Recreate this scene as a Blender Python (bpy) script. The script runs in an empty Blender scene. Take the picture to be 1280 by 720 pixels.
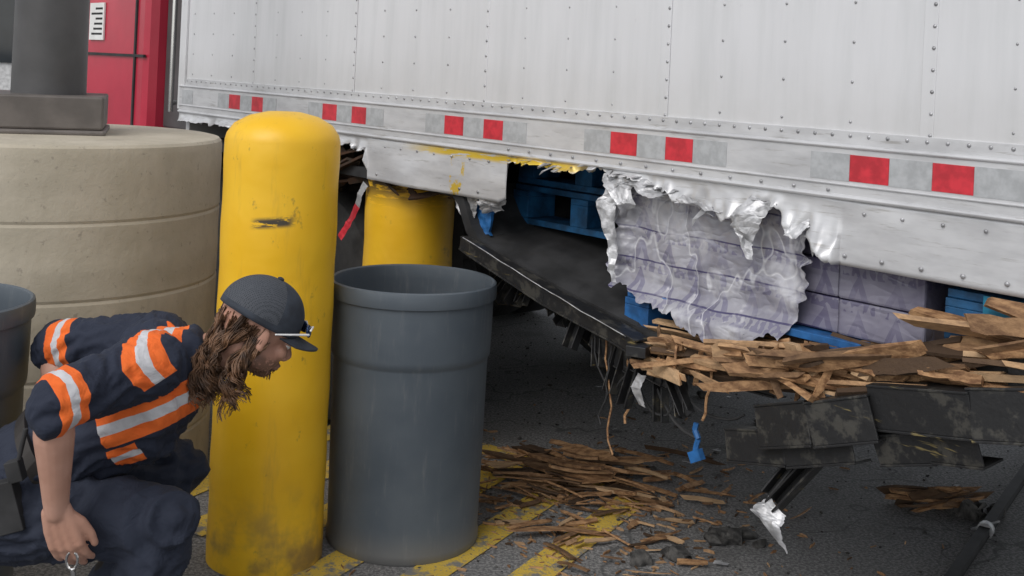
import bpy, bmesh, math, random
from mathutils import Vector, Matrix, noise
random.seed(11)
C=bpy.context; D=bpy.data; SC=C.scene
V=Vector
def lerp(a,b,t): return a+(b-a)*t
def interp(pts,x):
    if x<=pts[0][0]: return pts[0][1]
    for (a,b),(c,d) in zip(pts,pts[1:]):
        if x<=c: return b+(d-b)*(x-a)/(c-a)
    return pts[-1][1]
U=random.uniform
# ---------------- mesh builder ----------------
class MB:
    def __init__(s): s.v=[];s.f=[];s.m=[];s.c=[]
    def add(s,vs,fs,mi=0,c=.5):
        o=len(s.v); s.v+=[V(v) for v in vs]; s.c+=[c]*len(vs)
        s.f+=[tuple(i+o for i in f) for f in fs]; s.m+=[mi]*len(fs)
    def box(s,c,sz,R=None,mi=0,c_=.5,jit=0):
        c=V(c); vs=[]
        for x in(-.5,.5):
            for y in(-.5,.5):
                for z in(-.5,.5):
                    p=V((x*sz[0],y*sz[1],z*sz[2]))
                    if jit: p+=V((U(-1,1),U(-1,1),U(-1,1)))*jit
                    if R: p=R@p
                    vs.append(c+p)
        s.add(vs,[(0,1,3,2),(4,6,7,5),(0,4,5,1),(2,3,7,6),(0,2,6,4),(1,5,7,3)],mi,c_)
    def b2(s,lo,hi,mi=0,c_=.5):
        lo=V(lo);hi=V(hi); s.box((lo+hi)/2,hi-lo,None,mi,c_)
    def cyl(s,p0,p1,r0,r1=None,n=16,mi=0,c_=.5):
        p0=V(p0);p1=V(p1); r1=r0 if r1 is None else r1
        d=(p1-p0).normalized(); a=d.orthogonal().normalized(); b=d.cross(a)
        vs=[]
        for p,r in((p0,r0),(p1,r1)):
            for i in range(n):
                t=2*math.pi*i/n; vs.append(p+(a*math.cos(t)+b*math.sin(t))*r)
        fs=[(i,(i+1)%n,n+(i+1)%n,n+i) for i in range(n)]+[tuple(range(n))[::-1],tuple(range(n,2*n))]
        s.add(vs,fs,mi,c_)
    def ell(s,c,r,R=None,seg=20,rings=12,mi=0,c_=.5):
        c=V(c); r=V(r) if hasattr(r,'__len__') else V((r,r,r)); vs=[]
        def P(p):
            p=V((p[0]*r[0],p[1]*r[1],p[2]*r[2])); return c+(R@p if R else p)
        vs.append(P((0,0,1)))
        for i in range(1,rings):
            f=math.pi*i/rings
            for j in range(seg):
                t=2*math.pi*j/seg; vs.append(P((math.sin(f)*math.cos(t),math.sin(f)*math.sin(t),math.cos(f))))
        vs.append(P((0,0,-1))); fs=[]
        for j in range(seg): fs.append((0,1+j,1+(j+1)%seg))
        for i in range(rings-2):
            for j in range(seg):
                a=1+i*seg+j;b=1+i*seg+(j+1)%seg; fs.append((a,a+seg,b+seg,b))
        o=1+(rings-2)*seg; L=len(vs)-1
        for j in range(seg): fs.append((o+j,L,o+(j+1)%seg))
        s.add(vs,fs,mi,c_)
    def chain(s,pts,rad,n=16,mi=0,c_=.5):
        for i,(p,r) in enumerate(zip(pts,rad)):
            s.ell(p,r,None,n,10,mi,c_)
            if i: s.cyl(pts[i-1],p,rad[i-1],r,n,mi,c_)
    def lathe(s,prof,c=(0,0,0),n=64,mi=0,c_=.5,cap=True):
        c=V(c);vs=[];m=len(prof)
        for r,z in prof:
            for j in range(n):
                t=2*math.pi*j/n; vs.append(c+V((r*math.cos(t),r*math.sin(t),z)))
        fs=[]
        for i in range(m-1):
            for j in range(n):
                a=i*n+j;b=i*n+(j+1)%n; fs.append((a,b,b+n,a+n))
        if cap:
            fs.append(tuple(range(n))[::-1]); fs.append(tuple(range((m-1)*n,m*n)))
        s.add(vs,fs,mi,c_)
    def loft(s,secs,n=28,mi=0,c_=.5):
        vs=[]
        for c,a,b in secs:
            c=V(c)
            for j in range(n):
                t=2*math.pi*j/n; vs.append(c+V(a)*math.cos(t)+V(b)*math.sin(t))
        m=len(secs);fs=[]
        for i in range(m-1):
            for j in range(n):
                p=i*n+j;q=i*n+(j+1)%n; fs.append((p,q,q+n,p+n))
        fs.append(tuple(range(n))[::-1]); fs.append(tuple(range((m-1)*n,m*n)))
        s.add(vs,fs,mi,c_)
    def ribbon(s,pts,w,mi=0,c_=.5,crump=0,k=5):
        vs=[]
        for p,ww in zip(pts,w):
            for j in range(k):
                q=V(p)+V(ww)*((j/(k-1))-.5)
                if crump: q+=(noise.noise_vector(q*19)+noise.noise_vector(q*61)*.5)*crump
                vs.append(q)
        fs=[]
        for i in range(len(pts)-1):
            for j in range(k-1):
                a=i*k+j; fs+=[(a,a+1,a+k+1),(a,a+k+1,a+k)]
        s.add(vs,fs,mi,c_)
    def splinter(s,c,d,L,w,t,mi=0,c_=.5,side=None):
        c=V(c); d=V(d).normalized()
        side=V(side) if side else V((U(-1,1),U(-1,1),U(-.3,1)))
        b=(side-d*side.dot(d)).normalized(); a=d.cross(b)
        n=5; vs=[]; bend=U(-.05,.05)*L
        e0=[U(0,1.6)*w*random.choice((0,1,1)) for _ in range(4)]; tw=[U(.15,1),U(.15,1)]
        for i in range(n+1):
            f=i/n-.5; off=a*bend*(1-4*f*f)
            wl=w/2*U(.85,1.1);wr=w/2*U(.85,1.1)
            if i==0: wl*=tw[0]
            if i==n: wr*=tw[1]
            dl=dr=0
            if i==0: dl=-e0[0]; dr=-e0[1]
            if i==n: dl=e0[2]; dr=e0[3]
            p=c+d*(f*L)+off; tt=t*U(.75,1.1)
            vs+=[p+d*dl+b*wl+a*tt/2,p+d*dr-b*wr+a*tt/2,p+d*dr*.7-b*wr-a*tt/2,p+d*dl*.6+b*wl-a*tt/2]
        fs=[(0,1,2,3),(n*4+3,n*4+2,n*4+1,n*4)]
        for i in range(n):
            for j in range(4):
                q=i*4+j;r=i*4+(j+1)%4; fs.append((q,r,r+4,q+4))
        s.add(vs,fs,mi,c_)
    def channel(s,p0,p1,h,w,t=.006,mi=0,up=(0,0,1),c_=.5,kind='C'):
        p0=V(p0);p1=V(p1);d=(p1-p0);L=d.length;d.normalize()
        up=V(up); up=(up-d*up.dot(d)).normalized(); sd=d.cross(up)
        R=Matrix((d,sd,up)).transposed(); m=(p0+p1)/2
        if kind=='I': s.box(m,(L,t,h-2*t),R,mi,c_)
        else: s.box(m+sd*(w/2-t),(L,t,h-2*t),R,mi,c_)
        s.box(m+up*(h/2-t/2),(L,w,t),R,mi,c_); s.box(m-up*(h/2-t/2),(L,w,t),R,mi,c_)
    def obj(s,name,mats,parent=None,smooth=False,bevel=0,M=None,solid=0,sharp=40):
        me=D.meshes.new(name); me.from_pydata([tuple(v) for v in s.v],[],s.f)
        if not isinstance(mats,(list,tuple)): mats=[mats]
        for m in mats: me.materials.append(m)
        me.polygons.foreach_set('material_index',s.m)
        at=me.color_attributes.new('rnd','FLOAT_COLOR','POINT')
        for i,c in enumerate(s.c): at.data[i].color=(c,c,c,1)
        bm=bmesh.new(); bm.from_mesh(me); bmesh.ops.recalc_face_normals(bm,faces=bm.faces); bm.to_mesh(me); bm.free()
        if smooth: me.polygons.foreach_set('use_smooth',[True]*len(me.polygons))
        o=D.objects.new(name,me); SC.collection.objects.link(o)
        if M is not None: o.matrix_world=M
        if parent: o.parent=parent
        if solid:
            q=o.modifiers.new('s','SOLIDIFY'); q.thickness=solid
        if bevel:
            q=o.modifiers.new('b','BEVEL'); q.width=bevel; q.segments=2; q.limit_method='ANGLE'
        if smooth:
            try: me.set_sharp_from_angle(angle=math.radians(sharp))
            except Exception: pass
        return o
def empty(name,M=None):
    e=D.objects.new(name,None); SC.collection.objects.link(e); e.empty_display_size=.1
    if M is not None: e.matrix_world=M
    return e
def bake(o):
    C.view_layer.update(); dg=C.evaluated_depsgraph_get()
    me=D.meshes.new_from_object(o.evaluated_get(dg)); o.modifiers.clear(); o.data=me
def organic(mb,name,mat,parent,vox=.01,sm=6,wr=0,wf=10,M=None,fn=None):
    o=mb.obj(name,mat,parent,False,0,M)
    r=o.modifiers.new('r','REMESH'); r.mode='VOXEL'; r.voxel_size=vox
    q=o.modifiers.new('s','SMOOTH'); q.factor=.5; q.iterations=sm
    bake(o); me=o.data
    me.materials.clear(); me.materials.append(mat) if not isinstance(mat,(list,tuple)) else [me.materials.append(m) for m in mat]
    me.polygons.foreach_set('use_smooth',[True]*len(me.polygons))
    if wr or fn:
        nn=[v.normal.copy() for v in me.vertices]
        for v,n in zip(me.vertices,nn):
            p=v.co.copy()
            if wr:
                q=noise.noise_vector(p*4)*.25+p
                r1=1-abs(noise.noise(V((q.x*wf*.6,q.y*wf,q.z*wf*1.3))))*2
                r2=1-abs(noise.noise(V((q.x*wf*2,q.y*wf*1.6,q.z*wf*2.4))))*2
                v.co=p+n*(wr*(r1*.8+r2*.4-.5))
            if fn: fn(v,n)
    me.update()
    return o
# ---------------- materials ----------------
class NT:
    def __init__(s,name):
        s.m=D.materials.new(name); s.m.use_nodes=True; s.t=s.m.node_tree; s.t.nodes.clear()
        s.out=s.t.nodes.new('ShaderNodeOutputMaterial'); s.p=s.t.nodes.new('ShaderNodeBsdfPrincipled')
        s.t.links.new(s.p.outputs[0],s.out.inputs[0])
        tc=s.t.nodes.new('ShaderNodeTexCoord'); s.obj=tc.outputs['Object']
    def L(s,a,b): s.t.links.new(a,b)
    def put(s,sock,v):
        if isinstance(v,bpy.types.NodeSocket): s.L(v,sock)
        elif isinstance(v,(tuple,list)) and len(v)==3 and sock.type=='RGBA': sock.default_value=(*v,1)
        else: sock.default_value=v
    def math(s,op,a,b=0.0,c=0.0):
        n=s.t.nodes.new('ShaderNodeMath'); n.operation=op
        s.put(n.inputs[0],a); s.put(n.inputs[1],b); s.put(n.inputs[2],c); return n.outputs[0]
    def noise(s,scale=5,detail=3,rough=.55,vec=None,dist=0):
        n=s.t.nodes.new('ShaderNodeTexNoise'); n.inputs['Scale'].default_value=scale; n.inputs['Detail'].default_value=min(detail,4)
        n.inputs['Roughness'].default_value=rough; n.inputs['Distortion'].default_value=dist
        s.L(vec or s.obj,n.inputs['Vector']); return n.outputs[0]
    def vscale(s,v,sc):
        n=s.t.nodes.new('ShaderNodeMapping'); n.inputs['Scale'].default_value=sc; s.L(v,n.inputs[0]); return n.outputs[0]
    def ramp(s,f,a,b):
        n=s.t.nodes.new('ShaderNodeMapRange'); s.L(f,n.inputs[0]); n.inputs[1].default_value=a; n.inputs[2].default_value=b
        n.interpolation_type='SMOOTHSTEP'; return n.outputs[0]
    def mix(s,f,a,b):
        n=s.t.nodes.new('ShaderNodeMix'); n.data_type='RGBA'; s.put(n.inputs[0],f)
        s.put(n.inputs[6],a); s.put(n.inputs[7],b); return n.outputs[2]
    def sep(s,v=None):
        n=s.t.nodes.new('ShaderNodeSeparateXYZ'); s.L(v or s.obj,n.inputs[0]); return n.outputs
    def dot(s,vec,v=None):
        n=s.t.nodes.new('ShaderNodeVectorMath'); n.operation='DOT_PRODUCT'; s.L(v or s.obj,n.inputs[0]); n.inputs[1].default_value=vec
        return n.outputs['Value']
    def bump(s,h,st=.3,dist=.01,prev=None):
        n=s.t.nodes.new('ShaderNodeBump'); n.inputs['Strength'].default_value=st; n.inputs['Distance'].default_value=dist
        s.L(h,n.inputs['Height'])
        if prev: s.L(prev,n.inputs['Normal'])
        return n.outputs[0]
    def rnd(s):
        n=s.t.nodes.new('ShaderNodeAttribute'); n.attribute_name='rnd'; return n.outputs['Fac']
    def fin(s,col,rough=.6,metal=0.,normal=None,alpha=None,**k):
        s.put(s.p.inputs['Base Color'],col); s.put(s.p.inputs['Roughness'],rough); s.put(s.p.inputs['Metallic'],metal)
        if normal: s.L(normal,s.p.inputs['Normal'])
        if alpha is not None: s.put(s.p.inputs['Alpha'],alpha)
        for a,b in k.items(): s.put(s.p.inputs[a],b)
        return s.m
    def band(s,val,c,h):
        return s.math('LESS_THAN',s.math('ABSOLUTE',s.math('SUBTRACT',val,c)),h)
def mul(c,k): return tuple(x*k for x in c)
def simple(name,col,rough=.6,metal=0.,var=.2,sc=6,bst=.15,bsc=60,dist=.004,col2=None,**k):
    n=NT(name); f=n.ramp(n.noise(sc,3),.3,.7)
    c=n.mix(f,mul(col,1-var),col2 or mul(col,1+var))
    return n.fin(c,rough,metal,n.bump(n.noise(bsc,2),bst,dist) if bst else None,**k)
# trailer panel
n=NT('white_panel'); x,y,z=n.sep()
st=n.ramp(n.noise(3,4,.6,n.vscale(n.obj,(5,1,.5))),.35,.8)
c=n.mix(st,(.70,.70,.715),(.62,.625,.635))
low=n.ramp(z,1.65,1.38); c=n.mix(n.math('MULTIPLY',low,n.math('MULTIPLY',n.noise(7,4,.7),.42)),c,(.38,.36,.32))
c=n.mix(n.math('MULTIPLY',n.ramp(n.noise(30,3,.6,n.vscale(n.obj,(1,1,.3))),.70,.80),.3),c,(.3,.28,.26))
m_panel=n.fin(c,.38,.1,n.bump(n.noise(2.2,1,.4),.4,.035))
m_rivet=simple('rivet_metal',(.38,.38,.39),.4,.5,.3,30,0)
n=NT('aluminium_rail'); x,y,z=n.sep()
c=n.mix(n.ramp(n.noise(4,4,.65,n.vscale(n.obj,(1,1,4))),.35,.7),(.66,.66,.67),(.52,.52,.53))
sc=n.ramp(n.noise(14,4,.7,n.vscale(n.obj,(.5,1,6))),.56,.72); c=n.mix(n.math('MULTIPLY',sc,.55),c,(.27,.25,.22))
reg=n.math('MULTIPLY',n.ramp(x,1.25,1.5),n.ramp(x,2.4,2.1)); reg=n.math('MULTIPLY',reg,n.ramp(n.math('ABSOLUTE',n.math('SUBTRACT',z,1.25)),.020,.006))
sc2=n.math('MULTIPLY',reg,n.ramp(n.noise(16,4,.7,n.vscale(n.obj,(.5,1,5))),.38,.46)); c=n.mix(sc2,c,(.72,.50,.05))
reg=n.math('MULTIPLY',n.band(x,2.03,.04),n.math('LESS_THAN',z,1.235)); c=n.mix(n.math('MULTIPLY',reg,n.ramp(n.noise(22,4,.7),.50,.6)),c,(.7,.48,.06))
m_alu=n.fin(c,.38,.3,n.bump(n.noise(9,2),.25,.012))
m_torn=simple('torn_aluminium',(.46,.46,.47),.42,.35,.4,20,.5,45,.006)
m_red=simple('red_tape',(.55,.03,.045),.35,0,.2,30,0)
m_sil=simple('silver_tape',(.44,.45,.46),.4,.15,.12,40,0)
n=NT('black_steel'); c=n.mix(n.ramp(n.noise(14,4,.7),.5,.62),(.018,.018,.019),(.06,.057,.05))
c=n.mix(n.math('MULTIPLY',n.ramp(n.noise(7,4,.75,n.vscale(n.obj,(.5,1,4))),.62,.68),.65),c,(.32,.25,.10))
m_blk=n.fin(c,.45,.15,n.bump(n.noise(40,3),.4,.004))
m_dark=simple('dark_underside',(.025,.025,.026),.75,0,.4,10,0)
m_rub=simple('tyre_rubber',(.03,.03,.03),.85,0,.2,30,0)
m_rust=simple('rusty_steel',(.13,.06,.03),.8,.2,.5,18,.5,50,.006,(.04,.03,.022))
n=NT('splintered_wood'); g=n.noise(22,4,.65,n.vscale(n.obj,(1,3,3))); c=n.mix(n.ramp(g,.3,.7),(.15,.07,.03),(.47,.27,.13))
r=n.rnd(); c=n.mix(n.ramp(r,.70,1.),c,n.mix(.5,c,(.66,.47,.28))); c=n.mix(n.ramp(r,.45,.10),c,(.06,.034,.018))
m_wood=n.fin(c,.8,0,n.bump(n.noise(90,3,.6),.6,.004))
m_blue=simple('blue_painted_wood',(.014,.10,.28),.6,0,.4,14,.4,60,.004)
m_blue_shade=simple('shaded_blue_painted_wood',(.012,.085,.20),.6,0,.5,14,.4,60,.004)  # same pallet blue, darkened so the colour carries the shade inside the trailer
m_teal=simple('teal_wrap',(.02,.22,.36),.3,0,.3,10)
def casemat(name,base1,base2,ink,highlight,wrinkle,rough):
    n=NT(name); x,y,z=n.sep()
    wv=n.noise(5,2,.5)
    xx=n.math('ADD',x,n.math('MULTIPLY',wv,.04)); zz=n.math('ADD',z,n.math('MULTIPLY',wv,.025))
    u=n.math('FRACT',n.math('DIVIDE',xx,.105)); v=n.math('FRACT',n.math('DIVIDE',n.math('SUBTRACT',zz,.915),.095))
    au=n.math('ABSOLUTE',n.math('SUBTRACT',u,.5))
    tri=n.math('LESS_THAN',n.math('ADD',n.math('MULTIPLY',au,1.9),n.math('MULTIPLY',v,.75)),.60)
    tri2=n.math('LESS_THAN',n.math('ADD',n.math('MULTIPLY',au,3.2),v),.40)
    c=n.mix(n.ramp(n.noise(7,3),.3,.7),base1,base2); fade=n.ramp(n.noise(4,2),.35,.6); c=n.mix(n.math('MULTIPLY',n.math('MULTIPLY',tri,fade),.5),c,ink); c=n.mix(n.math('MULTIPLY',n.math('MULTIPLY',tri2,fade),.7),c,base2)
    txt=n.math('MULTIPLY',n.math('GREATER_THAN',v,.70),n.math('GREATER_THAN',n.noise(60,1,.5,n.vscale(n.obj,(1,1,.5))),.5)); c=n.mix(n.math('MULTIPLY',txt,.5),c,ink)
    c=n.mix(n.math('LESS_THAN',v,.05),c,mul(ink,.7))
    w=n.noise(4.5,4,.62,n.vscale(n.obj,(1.2,1,1.6)),.25)
    # sharp stretch creases: ridges of a low-detail noise
    r1=n.math('ABSOLUTE',n.math('SUBTRACT',n.noise(5,2,.5,n.vscale(n.obj,(1.6,1,.8))),.5)); r2=n.math('ABSOLUTE',n.math('SUBTRACT',n.noise(11,2,.5,n.vscale(n.obj,(.7,1,1.5))),.5))
    h=n.math('ADD',n.math('MINIMUM',r1,.09),n.math('MULTIPLY',n.math('MINIMUM',r2,.08),.5))
    if highlight: 
        c=n.mix(n.math('MULTIPLY',n.ramp(w,.46,.66),highlight),c,(.60,.60,.63)); c=n.mix(n.math('MULTIPLY',n.ramp(r1,.016,.0),.5),c,(.75,.75,.77))  # film highlights painted into the colour as pale streaks and crease lines
    return n.fin(c,rough,0,n.bump(h,wrinkle,.08))
m_case=casemat('printed_cases',(.16,.15,.21),(.26,.25,.31),(.06,.05,.13),0,.35,.35)
m_film=casemat('stretch_wrapped_print',(.25,.245,.29),(.38,.375,.41),(.11,.10,.20),.7,.7,.2)
# ground
n=NT('asphalt'); big=n.ramp(n.noise(.7,4,.6),.3,.7); c=n.mix(big,(.20,.197,.196),(.28,.275,.27))
c=n.mix(n.ramp(n.noise(150,2,.6),.52,.72),c,(.46,.45,.43)); c=n.mix(n.ramp(n.noise(90,2,.6),.57,.42),c,(.13,.13,.13))
c=n.mix(n.math('MULTIPLY',n.ramp(n.noise(2.3,4,.7),.52,.68),.5),c,(.11,.108,.105))
vo=n.t.nodes.new('ShaderNodeTexVoronoi'); vo.feature='DISTANCE_TO_EDGE'; vo.inputs['Scale'].default_value=.9
dn=n.t.nodes.new('ShaderNodeVectorMath'); dn.operation='ADD'; nn=n.t.nodes.new('ShaderNodeTexNoise'); nn.inputs['Scale'].default_value=3; n.L(n.obj,nn.inputs['Vector'])
n.L(n.obj,dn.inputs[0]); n.L(nn.outputs['Color'],dn.inputs[1]); n.L(dn.outputs[0],vo.inputs['Vector'])
c=n.mix(n.math('MULTIPLY',n.ramp(vo.outputs['Distance'],.012,.003),.6),c,(.05,.05,.05))
m_asph=n.fin(c,.85,0,n.bump(n.noise(150,2,.7),.6,.007))
n=NT('worn_yellow_paint'); w=n.math('MULTIPLY',n.ramp(n.noise(9,4,.75),.38,.50),n.ramp(n.noise(120,2,.6),.3,.45))
c=n.mix(w,(.21,.205,.195),n.mix(n.noise(5),(.60,.40,.06),(.78,.55,.08))); m_line=n.fin(c,.75,0,n.bump(n.noise(150,2,.7),.6,.006))
n=NT('yellow_bollard_paint'); c=n.mix(n.ramp(n.noise(3,3,.6),.3,.7),(.84,.47,.010),(.90,.54,.025))
c=n.mix(n.math('MULTIPLY',n.ramp(n.noise(17,4,.75,n.vscale(n.obj,(1,1,.6))),.62,.72),.55),c,(.22,.13,.04))
c=n.mix(n.math('MULTIPLY',n.ramp(n.noise(5,4,.7,n.vscale(n.obj,(3,3,.5))),.54,.75),.45),c,(.50,.29,.04))
x,y,z=n.sep(); c=n.mix(n.math('MULTIPLY',n.ramp(z,.35,0),n.ramp(n.noise(9,4),.4,.7)),c,(.3,.19,.06))
sx=n.ramp(n.math('ABSOLUTE',n.math('ADD',x,-.015)),.075,.04); sz=n.ramp(n.math('ABSOLUTE',n.math('SUBTRACT',n.math('ADD',z,n.math('MULTIPLY',x,-.1)),1.062)),.022,.006)
c=n.mix(n.math('MULTIPLY',n.math('MULTIPLY',sx,sz),n.ramp(n.noise(38,4,.7,n.vscale(n.obj,(.4,1,2))),.42,.50)),c,(.06,.05,.035))
m_yel=n.fin(c,.42,0,n.bump(n.noise(5,3),.35,.02))
n=NT('scraped_bollard_paint'); x,y,z=n.sep(); c=n.mix(n.ramp(n.noise(3,3,.6),.3,.7),(.82,.46,.012),(.88,.53,.03))
c=n.mix(n.math('MULTIPLY',n.ramp(z,.98,1.10),n.ramp(n.noise(16,4,.7,n.vscale(n.obj,(.5,.5,3))),.40,.5)),c,(.05,.035,.02))
c=n.mix(n.math('MULTIPLY',n.ramp(n.noise(7,4,.75),.6,.72),.5),c,(.35,.2,.04)); m_yel2=n.fin(c,.45,0,n.bump(n.noise(5,3),.4,.02))
n=NT('grey_plastic'); c=n.mix(n.ramp(n.noise(4,3,.6),.3,.7),(.074,.092,.112),(.096,.115,.134)); 
c=n.mix(n.math('MULTIPLY',n.ramp(n.noise(10,4,.75,n.vscale(n.obj,(3,3,.4))),.52,.8),.45),c,(.20,.205,.21))
x,y,z=n.sep(); c=n.mix(n.math('MULTIPLY',n.ramp(z,.12,0),.5),c,(.22,.20,.17))
m_can=n.fin(c,.48,0,n.bump(n.noise(6,3),.25,.015))
n=NT('formed_concrete'); x,y,z=n.sep(); c=n.mix(n.ramp(n.noise(3,4,.65),.3,.7),(.43,.385,.30),(.54,.485,.39))
c=n.mix(n.math('MULTIPLY',n.ramp(n.noise(2.5,4,.7,n.vscale(n.obj,(2,2,.5))),.5,.75),.5),c,(.31,.275,.23))
c=n.mix(n.math('MULTIPLY',n.ramp(n.noise(45,3,.6),.62,.72),.45),c,(.22,.19,.16))
c=n.mix(n.math('MULTIPLY',n.ramp(z,.3,0),.4),c,(.25,.22,.18))
m_conc=n.fin(c,.85,0,n.bump(n.noise(30,4,.7),.4,.006))
m_pole=simple('bronze_pole_paint',(.085,.083,.084),.5,.2,.15,5)
m_pbase=simple('pole_base_cover',(.125,.11,.10),.55,.1,.2,8)
m_cab=simple('red_truck_paint',(.48,.03,.06),.22,0,.12,2,.05,5,.02)
m_chrome=simple('chrome',(.6,.6,.6),.15,1.,.1,5,0)
m_glass=simple('dark_glass',(.02,.025,.03),.05,0,.1,3,0)
m_white=simple('white_paint',(.75,.75,.73),.5,0,.1,5,0)
# ---------------- camera ----------------
H=1.55
cam=D.cameras.new('camera'); co=D.objects.new('camera',cam); SC.collection.objects.link(co); SC.camera=co
cam.sensor_width=36; cam.lens=1437/1280*36; cam.shift_y=-272/1280; cam.clip_end=1500; cam.clip_start=.05
co.matrix_world=Matrix.Translation((0,0,H))@Matrix.Rotation(math.radians(90),4,'X')@Matrix.Rotation(math.radians(2.6),4,'Z')
# ---------------- world ----------------
w=D.worlds.new('World'); SC.world=w; w.use_nodes=True; t=w.node_tree; bg=t.nodes['Background']
sk=t.nodes.new('ShaderNodeTexSky'); sk.sky_type='NISHITA'; sk.sun_disc=False; sk.sun_elevation=math.radians(45); sk.sun_rotation=math.radians(215)
hs=t.nodes.new('ShaderNodeHueSaturation'); hs.inputs['Saturation'].default_value=.22
t.links.new(sk.outputs[0],hs.inputs['Color']); t.links.new(hs.outputs[0],bg.inputs[0]); bg.inputs[1].default_value=.15
sl=D.lights.new('sun','SUN'); so=D.objects.new('sun',sl); SC.collection.objects.link(so); sl.energy=1.5; sl.angle=math.radians(40); sl.color=(1,.97,.94)
az=math.radians(215); el=math.radians(45); sd=V((math.sin(az)*math.cos(el),math.cos(az)*math.cos(el),math.sin(el)))
so.rotation_euler=sd.to_track_quat('Z','Y').to_euler()
SC.view_settings.view_transform='Standard'; SC.view_settings.look='None'; SC.view_settings.exposure=0
# ---------------- ground ----------------
mb=MB(); mb.add([(-400,-300,0),(400,-300,0),(400,500,0),(-400,500,0)],[(0,1,2,3)]); mb.obj('ground',m_asph)
mb=MB()
def strip(p,q,wd,z=.004):
    p=V((*p,z));q=V((*q,z)); d=(q-p).normalized(); s=V((-d.y,d.x,0))*wd/2
    mb.add([p+s,p-s,q-s,q+s],[(0,1,2,3)])
bd=V((.81,-.59)); b0=V((0,4.66))
strip(b0-bd*1.6,b0+bd*.62,.11)
for k in(-3,-2,-1,0,1,2):
    e=b0+bd*(.14+k*.27)
    strip((e.x-.045,e.y-.06),(e.x-1.1*.6-.0,e.y-1.45*.8),.12,.004)
mb.obj('yellow_pavement_marking',m_line)
# ---------------- trailer frame ----------------
ang=math.radians(130.7)
TM=Matrix.Translation((1.153,2.54,0))@Matrix.Rotation(ang,4,'Z')
TR=empty('semi_trailer',TM)
S0,S1=-9.0,4.32
seams=[.249+.833*k for k in range(-11,5)]
mb=MB()
ed=[S0]+[s for s in seams if S0+.2<s<S1-.1]+[S1]
for i,(a,b) in enumerate(zip(ed,ed[1:])):
    mb.b2((a+.001,-.03,1.40),(b-.001,0 if i%2 else .0015,4.02))
mb.obj('side_panels',m_panel,TR,bevel=.001)
mb=MB()
for s in seams: mb.b2((s-.018,.0005,1.405),(s+.018,.0035,4.0))
mb.b2((S1-.05,.0006,1.28),(S1+.02,.012,4.03)); mb.b2((S0,-.02,3.95),(S1,.015,4.06))
mb.obj('seam_strips',m_panel,TR,bevel=.0015)
mb=MB()
def rivet(s,y,z,r=.0055): 
    mb.ell((s,y,z),(r,r*.6,r),None,8,5)
for s in seams:
    if s<-2.2: continue
    for k in range(0,48): rivet(s-.010,.0035,1.44+k*.052,.0052)
    for j in(1,2,3):
        for k in range(0,26): rivet(s+j*.208,.001,1.46+k*.1,.004)
k=-2.2
while k<S1:
    rivet(k,.0062,1.425,.0055)
    k+=.052
k=-2.2
while k<S1-.05:
    if k<.44 or (1.8<k<2.56): rivet(k,.0125,1.235,.005); rivet(k+.05,.0125,1.125,.006)
    elif k<2.5: rivet(k,.0155,1.285,.005)
    k+=.104
mb.obj('rivets',m_rivet,TR,smooth=True)
mb=MB(); 
mb.b2((S0,-.03,1.395),(S1,.006,1.437)); mb.b2((S0,-.03,1.268),(S1,.012,1.3945))
mb.cyl((S0,.012,1.397),(S1,.012,1.397),.006,n=8); mb.cyl((S0,.013,1.302),(S1,.013,1.302),.004,n=8); mb.cyl((S0,.013,1.270),(S1,.013,1.270),.007,n=8)
mb.obj('side_rail',m_alu,TR,bevel=.002)
mb=MB()
red=[];sil=[]
for k in range(-6,6):
    o=.833*k
    for a,b in((.121,.223),(.3365,.445)): red.append((o+a,o+b))
    for a,b in((.0,.12),(.224,.3355),(.446,.56)): sil.append((o+a,o+b))
for a,b in red:
    if S0<a and b<S1: mb.b2((a,.0122,1.312),(b,.0135,1.378),0)
for a,b in sil:
    if S0<a and b<S1: mb.b2((a,.0122,1.311),(b,.0133,1.379),1)
mb.obj('reflective_tape',[m_red,m_sil],TR)
tear=[(.42,1.10),(.481,1.10),(.50,1.115),(.54,1.138),(.56,1.165),(.5925,1.164),(.625,1.175),(.655,1.222),(.70,1.232),(.735,1.222),(.755,1.18),(.80,1.172),(.842,1.163),(.87,1.20),(.90,1.178),(.974,1.19),(1.02,1.20),(1.035,1.225),(1.065,1.216),(1.13,1.228),(1.16,1.25),(1.195,1.245),(1.331,1.2536),(1.42,1.243),(1.51,1.239),(1.62,1.247),(1.735,1.24),(1.752,1.235),(1.757,1.118),(1.80,1.10),(2.595,1.10),(2.61,1.20),(2.75,1.225),(3.0,1.21),(3.4,1.235),(4.32,1.22)]
def torn(s): return .47<s<1.756 or s>2.6
def zb(s):
    z=interp(tear,s)
    if torn(s): z+=.018*noise.noise(V((s*17,3,0)))+.010*noise.noise(V((s*60,1,5)))+.006*noise.noise(V((s*190,1,9)))
    return min(z,1.262)
mb=MB(); ss=[]
s=S0
while s<S1:
    ss.append(s); s+= .005 if .40<s<1.8 or 2.55<s<2.7 else (.015 if s>1.7 else .2 if s<-1 else .03)
ss.append(S1); R=14; vs=[]
for s in ss:
    z0=zb(s)
    for r in range(R+1):
        f=r/R; z=lerp(1.266,z0,f); y=.009
        if torn(s): y+=(noise.noise(V((s*7,0,2)))*1.2+.25+.6*noise.noise(V((s*33,z*20,1))))*.045*f*f*min(1,(1.266-z0)/.03+.2)
        y+=.008*noise.noise(V((s*5,z*9,7)))*(1 if s>.3 else .15)*min(1,f*3)
        if 1.8<s<2.6: y+=.02*math.exp(-((s-2.3)/.2)**2)*f
        vs.append((s,y,z))
fs=[]
for i in range(len(ss)-1):
    for r in range(R): a=i*(R+1)+r; fs.append((a,a+1,a+R+2,a+R+1))
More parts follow.
